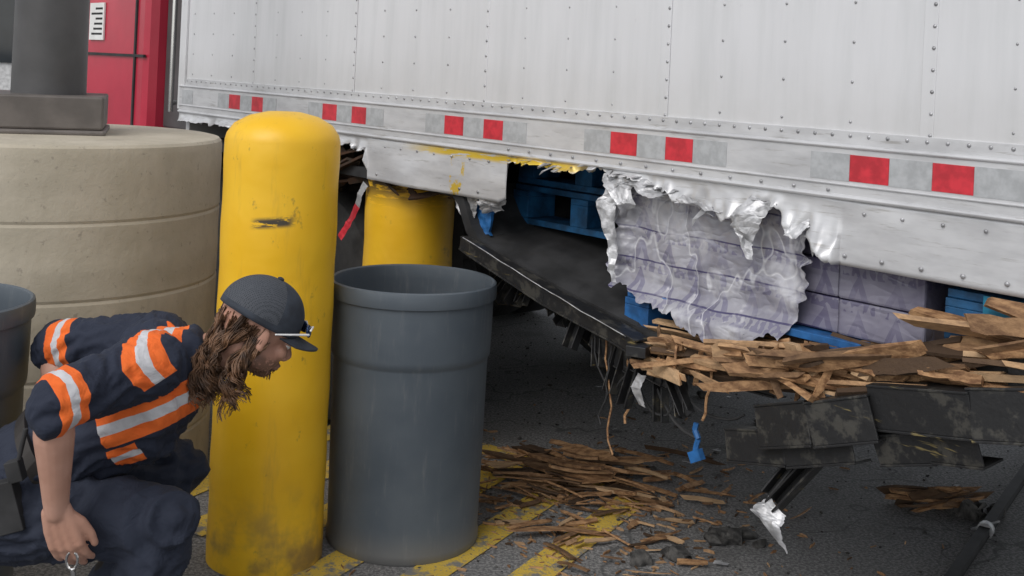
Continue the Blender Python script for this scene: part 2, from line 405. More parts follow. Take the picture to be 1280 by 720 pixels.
mb.add(vs,fs); mb.obj('lower_skin',m_alu,TR,smooth=True,solid=.002,sharp=50)
mb=MB()
for i in range(55):
    s=U(.5,1.75) if i<40 else U(2.6,4.2); z=zb(s); L=U(.01,.05)*(1.5 if random.random()<.2 else 1); wd=U(.008,.045)
    o1=V((U(-.04,.04),U(-.02,.04),-L*U(-.3,1)))
    a=V((s-wd/2,.010,z+.012)); b=V((s+wd/2,.010,z+.012)); c=(a+b)/2+o1; m1=lerp(a,c,.55)+V((0,U(0,.02),0)); m2=lerp(b,c,.6)+V((0,U(0,.02),0))
    mb.add([a,b,m2,c,m1],[(0,1,2,4),(4,2,3)])
def rib(pts,wv,cr=.02,n=20,mi=0,k=9):
    P=[V(p) for p in pts];W=[V(q) for q in wv]; out=[];ow=[]
    for i in range(n+1):
        f=i/n*(len(P)-1); q=min(int(f),len(P)-2); g=f-q; g=g*g*(3-2*g)
        out.append(lerp(P[q],P[q+1],g)); ow.append(lerp(W[q],W[q+1],g)*(1+.25*noise.noise(V((i*.7,P[0].x*5,0)))))
    mb.ribbon(out,ow,mi,.5,cr,k)
rib([(.70,.012,1.235),(.735,.04,1.19),(.745,.03,1.13),(.72,.04,1.08)],[(.09,0,.01),(.08,.03,0),(.05,.02,.02),(.008,.01,0)],.012)
rib([(.60,.012,1.20),(.585,.03,1.17),(.575,.04,1.15)],[(.07,0,-.03),(.06,.02,-.03),(.015,0,0)],.010)
rib([(.90,.012,1.20),(.93,.04,1.20),(.955,.035,1.225)],[(.12,0,.02),(.08,.02,.02),(.03,0,.0)],.014)
rib([(1.10,.012,1.235),(1.11,.035,1.22),(1.09,.05,1.205)],[(.18,0,.02),(.14,.0,.02),(.03,0,0)],.014)
rib([(1.24,.0,1.262),(1.235,.02,1.22),(1.20,.02,1.17),(1.22,.0,1.12)],[(.14,.0,0),(.10,.03,0),(.05,.03,0),(.01,.01,0)],.014)
rib([(1.84,.0,1.11),(1.86,-.01,1.08),(1.90,-.02,1.05)],[(.12,0,0),(.09,.03,.02),(.02,.01,0)],.012)
rib([(2.0,-.01,1.10),(2.0,-.015,1.05),(1.99,-.01,1.0)],[(.14,0,0),(.09,.02,.01),(.02,.01,0)],.012)
rib([(1.26,.01,1.24),(1.275,.02,1.15),(1.25,.015,1.03),(1.235,.02,.93)],[(.05,.0,0),(.04,.03,0),(.02,.02,0),(.006,.01,0)],.012,30)
mb.obj('torn_flaps',m_torn,TR,solid=.0015)
mb=MB(); mb.b2((S0,-2.6,1.1),(S1,-2.57,4.0)); mb.b2((S0,-2.57,1.1),(S0+.04,-.031,4.0)); mb.b2((S1-.04,-2.57,1.13),(S1,-.031,4.0)); mb.b2((S0,-2.6,4.0),(S1,-.031,4.05))
mb.obj('body_walls',m_panel,TR)
sagp=[(-3,1.10),(-.6,1.08),(0,.975),(.3,.90),(.57,.85),(.85,.81),(1.1,.80),(1.5,.87),(1.93,.965),(2.02,1.13),(2.4,1.14),(3,1.14)]
def fz(s,y):
    z=interp(sagp,s); r0,r1=(-.95,-1.7) if s<1.2 else (0,-1.0)
    f=max(0,min(1,(y-r0)/(r1-r0))); return lerp(z,1.10,f*f*(3-2*f) if s<1.2 else f) if s<2 else z
mb=MB(); gs=[S0+i*.5 for i in range(13)]+[-2.6+i*.05 for i in range(int(6.9/.05)+1)]; ys=[.0,-.1,-.2,-.3,-.5,-.7,-.9,-1.1,-1.3,-1.5,-1.8,-2.56]
gs=[g for g in gs if g<=S1-.05]
vs=[(s,y,fz(s,y)+(.006*noise.noise(V((s*14,y*9,0))) if y<-.01 else 0)) for s in gs for y in ys]; k=len(ys)
mb.add(vs,[(i*k+j,i*k+j+1,(i+1)*k+j+1,(i+1)*k+j) for i in range(len(gs)-1) for j in range(k-1)])
mb.obj('floor_deck',m_dark,TR,solid=.04)
mb=MB()
s=S0+.2
while s<S1:
    if s<-.3 or 1.35<s<1.97 or s>2.65:
        mb.channel((s,-.12 if s>2.4 or s<-.3 else -.22,fz(s,-.2)-.11),(s,-2.5,1.10-.11),.11,.06,mi=0,kind='I')
    s+=.17 if 1.2<s<2.4 else .305
for y0 in(-.9,-1.7): mb.channel((2.7,y0,.9),(4.3,y0,.9),.14,.06)
pts=[(1.97,.0,.94),(1.9,.01,.925),(1.5,.03,.835),(1.2,.035,.785),(1.08,.05,.765)]
for a,b in zip(pts,pts[1:]): mb.channel(a,b,.05,.06)
mb.box((1.085,.03,.765),(.06,.16,.03),Matrix.Rotation(.4,3,'Z'))
for a,b,h in(((.62,.08,.665),(.29,.09,.765),.11),((.30,.07,.785),(-.2,.08,.890),.115),((.74,.05,.585),(.36,.06,.680),.09),((.30,.04,.69),(.03,.06,.78),.075),((.0,.0,.95),(-.8,.0,1.02),.1),
             ((.40,-.08,.74),(-.1,-.08,.84),.1),((.95,-.05,.70),(.70,-.1,.72),.06),((1.32,-.02,.74),(1.12,-.03,.68),.08),((1.55,-.1,.80),(1.2,-.12,.74),.09)):
    d=V(b)-V(a); N=2; up=V((0,U(-.3,.3),1)); P=[V(a)+d*(i/N)+V((0,U(-.015,.015),U(-.012,.012))) for i in range(N+1)]
    for p,q in zip(P,P[1:]): mb.channel(p-(q-p)*.03,q,h*U(.93,1.05),.07,up=up+V((0,U(-.15,.15),0)))
mb.channel((.44,.03,.67),(.60,.05,.46),.035,.05,up=(1,0,.4)); mb.channel((.52,-.02,.66),(.62,.05,.48),.03,.04,up=(1,0,.4))
for a,b in(((1.30,0,.74),(1.28,.02,.66)),((1.2,.0,.74),(1.22,.03,.60)),((1.10,.03,.75),(1.14,.05,.58)),((1.05,.0,.75),(1.02,.02,.56)),((1.0,.02,.72),(.90,.05,.62)),((.98,0,.70),(.93,.03,.60)),((1.15,.02,.70),(1.0,.03,.68))):
    mb.channel(a,b,.035,.035,t=.004,up=(1,0,0))
for i in range(18):
    s=U(1.35,1.95); z=fz(s,-.1)-.08; mb.channel((s,U(-.15,0),z),(s+U(-.03,.03),U(-.15,.02),z-U(.05,.12)),.045,.03,t=.004,up=(1,0,0))
mb.obj('steel_underframe',m_blk,TR,bevel=.0015)
mb=MB(); rib([(.585,.06,.47),(.60,.08,.43),(.57,.07,.385)],[(.04,.02,.04),(.08,.02,.03),(.07,0,.05)],.008)
rib([(1.075,.05,.69),(1.09,.06,.65),(1.07,.05,.60)],[(.03,0,0),(.035,0,0),(.03,0,0)],.006)
rib([(1.95,.03,.962),(1.5,.062,.868),(1.12,.08,.795)],[(0,.01,.006)]*3,.003)
mb.obj('bent_metal_scraps',m_torn,TR,solid=.002)
mb=MB()
def wire(p,q,sagv=.05,r=.003,mi=0,n=10):
    p=V(p);q=V(q); prev=None
    for i in range(n+1):
        f=i/n; a=lerp(p,q,f)+V((noise.noise(V((f*4,p.x*9,0)))*.03,0,-sagv*4*f*(1-f)))
        if prev: mb.cyl(prev,a,r,n=6,mi=mi)
        prev=a
wire((1.25,.02,.76),(1.2,.03,.42),0,.003,2); wire((1.22,.03,.74),(1.24,.04,.5),0,.0025); wire((1.15,.03,.75),(.95,.02,.66),.12,.004); wire((1.3,.02,.75),(1.15,.02,.70),.12,.003)
wire((1.1,.0,.7),(.87,.04,.56),.04,.005); wire((.87,.04,.60),(.86,.05,.52),0,.008,1,4); mb.box((.86,.05,.515),(.04,.02,.03),Matrix.Rotation(.5,3,'Y'),1); wire((1.0,.02,.72),(.72,.03,.66),.06,.004); wire((.80,.05,.84),(.83,.06,.62),.0,.004,2)
wire((1.18,.0,.74),(1.15,.02,.52),0,.004,2)
mb.obj('hanging_cables',[m_dark,m_blue,m_wood],TR)
mb=MB()
for y in(-.45,-2.1):
    mb.b2((2.62,y-.06,.35),(2.74,y+.06,1.0)); mb.b2((2.64,y-.045,.12),(2.72,y+.045,.36)); mb.b2((2.56,y-.12,.05),(2.8,y+.12,.08))
    mb.cyl((2.70,y,.5),(3.15,y,1.0),.025,n=8)
mb.cyl((2.68,-.45,.75),(2.68,-2.1,.75),.025,n=8)
mb.obj('landing_gear',m_dark,TR,bevel=.003)
def wheel(mb,s,y,r=.5,wd=.26):
    prof=[(r*.55,-.5),(r*.9,-.5),(r*.985,-.42),(r,-.3),(r,.3),(r*.985,.42),(r*.9,.5),(r*.55,.5)]
    o=len(mb.v); mb.lathe([(a,b*wd) for a,b in prof],(0,0,0),40,0)
    for i in range(o,len(mb.v)): p=mb.v[i]; mb.v[i]=V((s+p.x,y+p.z,r+p.y))
    o=len(mb.v); mb.lathe([(.02,-.3*wd),(r*.3,-.3*wd),(r*.5,-.1*wd),(r*.56,-.45*wd),(r*.56,.45*wd),(r*.5,.1*wd),(r*.3,.3*wd),(.02,.3*wd)],(0,0,0),30,1)
    for i in range(o,len(mb.v)): p=mb.v[i]; mb.v[i]=V((s+p.x,y+p.z,r+p.y))
mb=MB()
for s in(-6.6,-7.85):
    for y in(-.17,-.47,-2.13,-2.43): wheel(mb,s,y)
    mb.cyl((s,-.1,.5),(s,-2.5,.5),.07,n=12)
mb.obj('rear_wheels',[m_rub,m_white],TR,smooth=True)
mb=MB(); 
for i in range(44): 
    s=U(2.55,3.6); mb.splinter((s,U(-.1,.02),1.13+U(-.07,.08)),(1,U(-.4,.4),U(-.5,.3)),U(.1,.35),U(.03,.08),.01,0,U(0,1))
for i in range(12):
    s=U(2.0,2.5); mb.splinter((s,U(-.1,-.02),1.10+U(-.03,.02)),(1,U(-.4,.4),U(-.3,.3)),U(.06,.2),U(.02,.04),.008,0,U(0,1))
rib([(2.70,-.02,.98),(2.76,-.02,.90),(2.79,.0,.84)],[(.03,0,.015)]*3,.004,mi=1); rib([(2.62,.0,1.08),(2.66,.0,1.03),(2.70,-.02,.98)],[(.03,0,.015)]*3,.004,mi=2)
mb.obj('rusty_torn_rail',[m_rust,m_red,m_sil],TR)
# ---------------- cargo ----------------
CG=empty('cargo_pallet_load',TM)
def pallet(mb,s0,s1,y0,y1,z0,R=None):
    L=s1-s0; W=y1-y0
    for k in range(6): a=y0+W*k/6; mb.b2((s0,a+.01,z0+.118),(s1,a+W/6-.01,z0+.138),c_=U(0,1))
    for k in(0,.44,.88): mb.b2((s0+L*k,y0,z0+.098),(s0+L*k+.12*L,y1,z0+.1175))
    for i in(0,.44,.88):
        for j in(0,.44,.88): mb.b2((s0+L*i,y0+W*j,z0+.022),(s0+L*(i+.12),y0+W*(j+.12),z0+.0975))
    for k in(0,.44,.88): mb.b2((s0,y0+W*k,z0),(s1,y0+W*(k+.12),z0+.0215))
mb=MB(); pallet(mb,.42,1.22,-1.1,-.02,.765); mb.obj('blue_pallet',m_blue,CG,bevel=.002)
mb=MB()
for r in range(11):
    for i in range(4):
        s0=.27+i*.245; j=U(-.010,.006)-.07; z0=.905+r*.095
        mb.b2((s0+.001,-1.05,z0+.001),(s0+.244,j,z0+.0945),c_=U(0,1))
mb.obj('stacked_cases',m_case,CG,bevel=.007)
mb=MB(); vs=[];A=110;B=70
def zlow(s): return interp([(.58,.97),(.64,.89),(.74,.85),(.86,.79),(.92,.83),(1.0,.86),(1.12,.88),(1.2,.90),(1.30,.93)],s)+.025*noise.noise(V((s*24,0,0)))+.012*noise.noise(V((s*70,0,3)))
for i in range(A+1):
    for j in range(B+1):
        s=lerp(.58,1.275,i/A); zl=zlow(s); zt=1.262; z=lerp(zt,zl,j/B)
        e=(.05*noise.noise(V((z*13,2,2)))+.02*noise.noise(V((z*50,7,2))))*(1 if i<A*.3 or i>A*.8 else .3)
        r1=1-2*abs(noise.noise(V((s*4+z*3,z*5,0)))); r2=1-2*abs(noise.noise(V((s*15,z*17+s*8,3))))
        y=-.056+.009*r1+.004*r2
        if s>1.21: y+=.06*((s-1.21)/.1)**1.5
        if s<.64: y+=.03*((.64-s)/.06)**1.5
        if z<.93: y+=.06*min(1,(.93-z)/.06)
        if j>B*.85: y+=.03*((j/B-.85)/.15)*noise.noise(V((s*9,1,1)))
        vs.append((s+e,y,z))
mb.add(vs,[(i*(B+1)+j,i*(B+1)+j+1,(i+1)*(B+1)+j+1,(i+1)*(B+1)+j) for i in range(A) for j in range(B)])
mb.obj('stretch_wrap',m_film,CG,smooth=True,sharp=70)
CG2=empty('cargo_pallet_load',TM)
mb=MB(); pallet(mb,-.95,.2,-1.2,-.03,.945); mb.obj('blue_pallet',m_blue_shade,CG2,bevel=.002)
m_gb=simple('grey_blue_wrapped_goods',(.16,.2,.25),.25,0,.4,9,.5,14,.02)
mb=MB()
for r in range(4):
    for i in range(3): mb.b2((-.93+i*.37,-1.15,1.086+r*.2),(-.57+i*.37,-.06+U(-.01,.01),1.283+r*.2))
mb.obj('wrapped_goods',m_gb,CG2,bevel=.012)
mb=MB(); mb.b2((-.02,-.03,1.03),(.10,-.015,1.085)); mb.obj('teal_label',m_teal,CG2)
PS=empty('blue_pallet_stack',TM)
mb=MB()
for k in range(4): pallet(mb,1.32+U(-.02,.02),2.0,-1.35,-.26+U(-.03,.03),1.00+k*.142)
mb.obj('pallets',m_blue_shade,PS,bevel=.002)
mb=MB(); rib([(1.93,-.04,1.13),(1.94,-.04,1.06),(1.93,-.04,.975)],[(.10,0,.0),(.10,.0,0),(.07,.0,0)],.008); mb.obj('loose_blue_board',m_blue,PS,solid=.012)
# splintered floor
SW=empty('splintered_floor_boards',TM)
mb=MB()
for i in range(400):
    s=U(-1.0,1.02); z=interp(sagp,s)-.02
    mb.splinter((s,U(-.16,.09),z+U(-.065,.045)),(1,U(-.5,.5),U(-.22,.22)-.14),U(.05,.30),random.choice((U(.006,.02),U(.02,.055))),U(.005,.018),0,U(0,1),side=(0,U(-.2,1),U(-1,1)))
for i in range(16):
    s=U(.4,1.05); z=interp(sagp,s); mb.splinter((s,U(-.02,.08),z-.05),(U(-.7,.8),U(-.2,.3),-1),U(.06,.20),U(.008,.025),.007,0,U(.2,.8))
for i in range(8): s=U(-.25,.12); mb.splinter((s,U(-.02,.08),interp(sagp,s)+U(.02,.07)),(1,.1,U(-.1,.25)),U(.15,.35),U(.03,.05),.014,0,U(.3,1))
mb.obj('splinters',m_wood,SW)
# ---------------- ground debris ----------------
mb=MB()
def okp(a,b): return math.hypot(a+.295,b-3.8)>.30
for i in range(85):
    a=random.gauss(.30,.20); b=random.gauss(4.33,.15); h=max(0,.10-.5*((a-.25)**2*1.0+(b-4.4)**2*3))
    if not okp(a,b): continue
    mb.splinter((a,b,.010+U(0,h)),(1,U(-.9,.3),U(-.14,.14)),U(.10,.40)*U(.5,1),random.choice((U(.012,.05),U(.006,.015))),U(.004,.014),0,U(0,1),side=(0,1,U(-.5,.5)))
for i in range(120):
    a=random.gauss(.36,.28); b=random.gauss(4.2,.30)
    if not okp(a,b): continue
    mb.splinter((a,b,.008+U(0,.015)),(1,U(-1.5,1.5),U(-.1,.1)),U(.03,.14),U(.004,.022),U(.003,.008),0,U(0,1),side=(0,1,U(-.5,.5)))
for i in range(700):
    a=random.gauss(.30,.42); b=random.gauss(4.0,.45); 
    if not okp(a,b): continue
    mb.splinter((a,b,.005),(U(-1,1),U(-1,1),0),U(.005,.035),U(.002,.010),.003,0,U(.1,1),side=(0,0,1))
mb.obj('wood_debris_pile',m_wood)
mb=MB()
for i in range(26): mb.splinter((1.62+U(-.10,.12),4.25+U(-.05,.06),.01+U(0,.05)),(1,U(-.3,.3),U(-.1,.3)),U(.06,.2),U(.01,.04),.01,0,U(0,.7))
mb.obj('wood_debris_pile',m_wood)
mb=MB()
def lump(x,y,r): 
    o=len(mb.v); mb.ell((x,y,r*.3),(r,r*U(.5,.9),r*.45),Matrix.Rotation(U(0,6),3,'Z'),7 if r<.02 else 14,5 if r<.02 else 9,0,U(0,1))
    if r>.02:
        for i in range(o,len(mb.v)): mb.v[i]+=noise.noise_vector(mb.v[i]*30)*r*.5
for i in range(1500):
    x=U(-.6,3.2);y=U(3.2,8); lump(x,y,abs(random.gauss(0,.0045))+.0015)
for x,y,r in((.78,3.86,.06),(.86,3.9,.04),(.9,3.84,.03),(.45,4.6,.06),(.55,4.55,.045),(.62,4.5,.03),(1.75,4.2,.07),(1.85,4.22,.05),(1.2,5.2,.03),(1.0,5.6,.04),(.7,5.9,.05),(1.5,5.0,.02),(.60,3.72,.05),(.48,3.66,.04)): lump(x,y,r)
o=mb.obj('rubble_grit',simple('dark_rubble',(.07,.067,.063),.9,0,.6,30,.6,60,.01))
mb=MB()
for i in range(14): x=U(.5,2.2);y=U(3.6,6); mb.ribbon([(x,y,.012),(x+U(-.03,.03),y+U(-.03,.03),.015),(x+U(-.03,.03),y+U(-.03,.03),.012)],[(U(.005,.015),.01,0)]*3,0,.5,.008,3)
mb.obj('metal_scrap_bits',m_torn,None,solid=.001)
BR=empty('bent_steel_bar')
mb=MB(); p=V((1.38,3.5,.02)); q=V((2.4,5.0,.05)); mb.channel(p,q,.03,.035,t=.004); mb.obj('angle_bar',m_dark,BR)
mb=MB(); c=lerp(p,q,.33); d=(q-p).normalized(); mb.cyl(c-d*.015,c+d*.015,.028,n=14); mb.cyl(c+V((-.05,0,.0)),c+V((.06,.03,.02)),.004,n=8); mb.obj('clamp',m_torn,BR)
# ---------------- bollards ----------------
def bollard(x,y,h,m):
    e=empty('bollard',Matrix.Translation((x,y,0))); mb=MB(); r=.178
    prof=[(r,0)]+[(r+.0015*math.sin(i*1.7),h*i/20) for i in range(1,20)]+[(r,h),(r*.97,h+.02),(r*.85,h+.05),(r*.6,h+.075),(r*.3,h+.088),(.01,h+.09)]
    mb.lathe(prof,n=96); mb.obj('post',m,e,smooth=True)
bollard(-.706,3.60,1.30,m_yel); bollard(-.385,4.62,1.22,m_yel2)
# ---------------- trash cans ----------------
def can(x,y):
    e=empty('trash_can',Matrix.Translation((x,y,0))); mb=MB(); h=.85
    out=[(.0001,.012),(.235,.012),(.244,0),(.249,.008),(.2495,.03),(.246,.045),(.250,.30),(.2535,.598),(.2545,.605),(.260,.612),(.2615,.63),(.2635,.70),(.2645,.79),(.2645,.795),(.273,.798),(.2745,.806),(.2745,.835),(.272,.846),(.266,.85),(.260,.846),(.2575,.835),(.256,.80),(.2525,.62),(.246,.60),(.240,.06),(.0001,.05)]
    mb.lathe(out,n=96,cap=False)
    for i,v in enumerate(mb.v):
        t=math.atan2(v.y,v.x); k=1+.006*math.sin(2*t+.6)+.004*math.sin(3*t+x*3+v.z*4); mb.v[i]=V((v.x*k,v.y*k,v.z))
    mb.obj('shell',m_can,e,smooth=True)
can(-.293,3.80); can(-1.575,3.16)
# ---------------- light pole ----------------
LP=empty('light_pole',Matrix.Translation((-1.735,4.32,0)))
r=.64; prof=[(r,0),(r,.02)]
for i in range(1,118):
    z=i*.01+.02; d=min(abs(z-q) for q in(.20,.46,.72,.98)); prof.append((r-(.0035 if d<.004 else 0)+.0008*math.sin(z*40),z))
prof+=[(r,1.21),(r-.003,1.228),(r-.012,1.238),(r-.03,1.242),(.01,1.245)]
mb=MB(); mb.lathe(prof,n=128); mb.obj('concrete_pedestal',m_conc,LP,smooth=True,sharp=15)
mb=MB(); mb.b2((-.215,-.215,1.2405),(.215,.215,1.262)); mb.b2((-.205,-.205,1.2625),(.205,.205,1.385)); mb.obj('base_cover',m_pbase,LP,bevel=.008).rotation_euler=(0,0,.30)
mb=MB(); mb.cyl((0,0,1.38),(0,0,8.5),.133,.09,48); mb.cyl((0,0,8.4),(.9,0,8.6),.05,.04); mb.box((1.1,0,8.6),(.6,.35,.15)); mb.obj('pole_shaft',m_pole,LP,smooth=True)
# ---------------- tractor ----------------
TK=empty('semi_truck_tractor',TM)
mb=MB(); mb.b2((4.90,-2.45,1.0),(6.9,-.06,3.1)); mb.obj('cab_body',m_cab,TK,bevel=.06)
mb=MB(); mb.b2((5.05,-.062,1.12),(5.07,-.05,2.9)); mb.b2((5.85,-.062,1.12),(5.862,-.05,2.9)); mb.b2((4.93,-.062,1.53),(6.86,-.0485,1.545)); mb.obj('door_gaps',m_dark,TK)
mb=MB(); mb.b2((6.9,-2.1,.7),(8.3,-.4,1.5)); mb.b2((6.95,-2.4,.65),(7.95,-.1,1.2)); mb.obj('hood',m_cab,TK,bevel=.12)
mb=MB(); mb.b2((5.95,-.06,1.95),(6.7,-.045,2.6)); mb.b2((6.88,-2.2,1.95),(6.915,-.3,2.75)); mb.obj('windows',m_glass,TK)
mb=MB(); mb.b2((5.52,-.057,1.62),(5.74,-.0475,1.84)); mb.obj('door_decal',m_white,TK)
mb=MB(); 
for k in range(6): mb.b2((5.54,-.0473,1.65+k*.03),(5.72-U(0,.08),-.0465,1.662+k*.03))
mb.obj('decal_lettering',m_dark,TK)
mb=MB(); mb.b2((4.44,-2.4,1.15),(4.895,-.16,3.0)); mb.b2((4.2,-1.9,.75),(6.9,-.6,.95)); mb.b2((3.0,-1.65,.75),(4.3,-.95,.92)); mb.obj('frame_and_fairing',m_pole,TK,bevel=.01)
mb=MB(); mb.cyl((4.62,-.08,1.25),(4.62,-.08,2.6),.014,n=12); mb.cyl((4.62,-.18,1.3),(4.62,-.08,1.3),.014,n=12); mb.cyl((4.62,-.18,2.5),(4.62,-.08,2.5),.014,n=12)
mb.cyl((5.0,-.35,.72),(6.3,-.35,.72),.3,n=32); mb.obj('chrome_parts',m_chrome,TK,smooth=True)
mb=MB()
for s in(3.15,4.4): 
    for y in(-.22,-.53,-2.07,-2.37): wheel(mb,s,y,.5,.27)
for y in(-.3,-2.3): wheel(mb,7.3,y,.5,.28)
mb.obj('wheels',[m_rub,m_dark],TK,smooth=True)
# ---------------- background ----------------
BB=empty('warehouse_building')
mb=MB(); mb.b2((-60,42,0),(-14,60,7)); mb.obj('walls',simple('pale_wall',(.5,.5,.5),.8),BB)
mb=MB()
for k in range(14): mb.b2((-58+k*3.2,41.9,1.0),(-56.4+k*3.2,41.99,3.4))
mb.b2((-60,41.6,5.2),(-14,41.99,5.6)); mb.obj('windows',m_glass,BB)
mb=MB(); mb.b2((-60.3,41.7,7),(-13.7,60.3,7.4)); mb.obj('parapet',m_white,BB)
# ---------------- worker ----------------
WK=empty('crouching_worker')
L_=V((-.25,.96,-.08)).normalized(); S_=V((.86,.0,.51)); S_=(S_-L_*S_.dot(L_)).normalized(); D_=S_.cross(L_).normalized()
shN=V((-.835,2.77,.80)); shF=V((-.915,3.10,.775)); elN=V((-.985,2.555,.765)); elF=V((-1.235,3.19,.735)); wrN=V((-.992,2.62,.500)); wrF=V((-1.16,3.12,.50))
def shirt_mat(name,ring=None):
    n=NT(name); c=n.mix(n.ramp(n.noise(5,3),.3,.7),(.013,.018,.036),(.022,.029,.052))
    def stripe(c,val,cen,half,lim):
        m=n.math('MULTIPLY',n.band(val,cen,half),lim); c=n.mix(m,c,n.mix(n.noise(12),(.80,.12,.015),(.90,.19,.03)))
        m2=n.math('MULTIPLY',n.band(val,cen,half*.30),lim); return n.mix(m2,c,n.mix(n.noise(20),(.48,.48,.5),(.66,.66,.68)))
    X,Y,Z=n.sep(); one=n.math('ADD',0.,1.); near=n.math('LESS_THAN',Y,2.95)
    v=n.dot((.84,0,.54)); top=n.math('GREATER_THAN',n.dot((-.54,0,.84)),1.085)
    if not ring:
        v1=n.dot((-.354,0,.935)); t=n.dot((.935,0,.354)); c=stripe(c,v1,.937,.046,n.math('MULTIPLY',n.band(t,-.53,.125),near))
        c=stripe(c,v1,.855,.028,n.math('MULTIPLY',n.band(t,-.625,.035),near))
    c=stripe(c,v,-.242,.034,n.math('MULTIPLY',top,n.math('LESS_THAN',Y,3.02)))
    if ring: 
        d,cc,h=ring; c=stripe(c,n.dot(d),cc,h,one)
    return n.fin(c,.85,0,n.bump(n.noise(14,3,.6,None,1),.6,.014))
mb=MB()
secs=[((-1.13,2.91,.50),.165,.125),((-1.07,2.91,.55),.175,.13),((-.98,2.915,.625),.185,.135),((-.89,2.92,.70),.195,.135),((-.83,2.93,.745),.175,.115),((-.775,2.94,.785),.10,.08),((-.745,2.945,.80),.07,.065)]
mb.loft([(c,L_*a,D_*b) for c,a,b in secs])
mb.chain([shN,lerp(shN,V(secs[3][0]),.35)],[.078,.10]); mb.chain([shF,lerp(shF,V(secs[3][0]),.35)],[.078,.10])
mb.chain([(-1.0,2.90,.60),(-.9,2.88,.64)],[.12,.12])
organic(mb,'shirt_torso',shirt_mat('hi_vis_shirt'),WK,.008,4,.017,11)
for nm,a,b in(('sleeve_near',shN,elN),('sleeve_far',shF,elF)):
    d=(b-a).normalized(); L=(b-a).length; mb=MB(); mb.chain([a,a+d*L*.5,a+d*L*.95,b+V((0,0,-.02))],[.078,.070,.064,.058]);
    m=shirt_mat('hi_vis_'+nm,(tuple(d),d.dot(a+d*L*(.94 if nm=='sleeve_near' else .85)),.034)); organic(mb,nm,m,WK,.007,3,.010,14)
n=NT('skin'); m_skin=n.fin(n.mix(n.ramp(n.noise(9,3),.3,.7),(.45,.24,.17),(.56,.32,.24)),.5,0,n.bump(n.noise(120,2),.15,.002))
def hand(mb,w,d,wd,nn):
    d=V(d).normalized(); wd=V(wd); wd=(wd-d*wd.dot(d)).normalized(); nn=V(nn); nn=(nn-d*nn.dot(d)-wd*nn.dot(wd)).normalized()
    w=V(w)
    for off,pl,fl in((.030,.088,.070),(.010,.092,.078),(-.010,.088,.072),(-.029,.080,.056)):
        k=w+d*pl+wd*off; mb.chain([w+wd*off*.6,w+d*pl*.5+wd*off*.9,k],[.017,.0145,.0115],12)
        bend=.18; p=k; pts=[k];rr=[.0105]
        for j,q in enumerate((.45,.32,.23)):
            bend+=.26; dd=(d*math.cos(bend)+nn*math.sin(bend)+wd*off*1.5).normalized(); p=p+dd*fl*q; pts.append(p); rr.append(.0098-.0012*j)
        mb.chain(pts,rr,10)
    mb.chain([w+wd*.014+d*.01,w+wd*.042+d*.045+nn*.008,w+wd*.054+d*.078+nn*.014,w+wd*.054+d*.105+nn*.020],[.018,.014,.0105,.009],10)
for nm,e,w,s,hd,wd,nn in(('arm_near',elN,wrN,shN,(.30,.10,-1),(1,.1,.3),(0.1,1,.1)),('arm_far',elF,wrF,shF,(.5,.0,-1),(1,-.3,.4),(.1,-1,0))):
    mb=MB(); mid=lerp(e,w,.3); mb.chain([lerp(s,e,.6),e,mid,lerp(e,w,.7),w],[.044,.041,.045,.034,.027]); hand(mb,w,hd,wd,nn)
    organic(mb,nm,m_skin,WK,.0035,3)
n=NT('navy_trousers'); m_pant=n.fin(n.mix(n.ramp(n.noise(4,3),.3,.7),(.012,.017,.033),(.021,.027,.047)),.85,0,n.bump(n.noise(12,3,.6,None,1),.6,.018))
mb=MB()
mb.loft([(c,V((-.2,.98,0))*a,V((-.55,-.1,.83))*b) for c,a,b in(((-1.24,2.92,.36),.12,.09),((-1.23,2.92,.41),.17,.13),((-1.18,2.915,.47),.175,.13),((-1.11,2.91,.52),.155,.115))])
hN=V((-1.18,2.81,.42));kN=V((-.775,2.77,.425));aN=V((-.90,2.80,.10)); hF=V((-1.20,3.02,.42));kF=V((-.86,3.16,.415));aF=V((-1.02,3.12,.10))
for h,k,a in((hN,kN,aN),(hF,kF,aF)):
    mb.chain([h,lerp(h,k,.45),lerp(h,k,.88),k],[.118,.10,.082,.070]); mb.chain([k,lerp(k,a,.35),lerp(k,a,.75),a],[.070,.074,.066,.064])
organic(mb,'trousers',m_pant,WK,.009,4,.020,9)
m_boot=simple('boot_leather',(.03,.025,.022),.6)
for a,nm in((aN,'boot_near'),(aF,'boot_far')):
    mb=MB(); mb.chain([a+V((0,0,.04)),a+V((.0,0,-.03)),a+V((.10,0,-.05)),a+V((.18,0,-.06))],[.052,.050,.044,.038]); mb.box((a.x+.07,a.y,.014),(.29,.10,.026)); organic(mb,nm,m_boot,WK,.007,3)
mb=MB(); mb.loft([((-1.135,2.91,.515),V((-.2,.98,0))*.168,V((-.55,-.1,.83))*.126),((-1.112,2.91,.545),V((-.2,.98,0))*.168,V((-.55,-.1,.83))*.126)]); mb.obj('belt',m_boot,WK)
mb=MB(); R=Matrix.Rotation(-.3,3,'Y'); mb.box((-1.135,2.70,.475),(.06,.04,.12),R); mb.box((-1.12,2.695,.56),(.035,.03,.05),R); mb.cyl((-1.115,2.695,.58),(-1.10,2.695,.66),.006,n=8); mb.obj('belt_radio',m_dark,WK,bevel=.006)
mb=MB(); 
for i in range(20):
    a=2*math.pi*i/20;b=2*math.pi*(i+1)/20; f=lambda t:V((-.955+.013*math.cos(t),2.63,.385+.02*math.sin(t))); mb.cyl(f(a),f(b),.003,n=8)
mb.cyl((-.952,2.63,.365),(-.945,2.63,.33),.006,n=8); mb.obj('key_ring',m_chrome,WK)
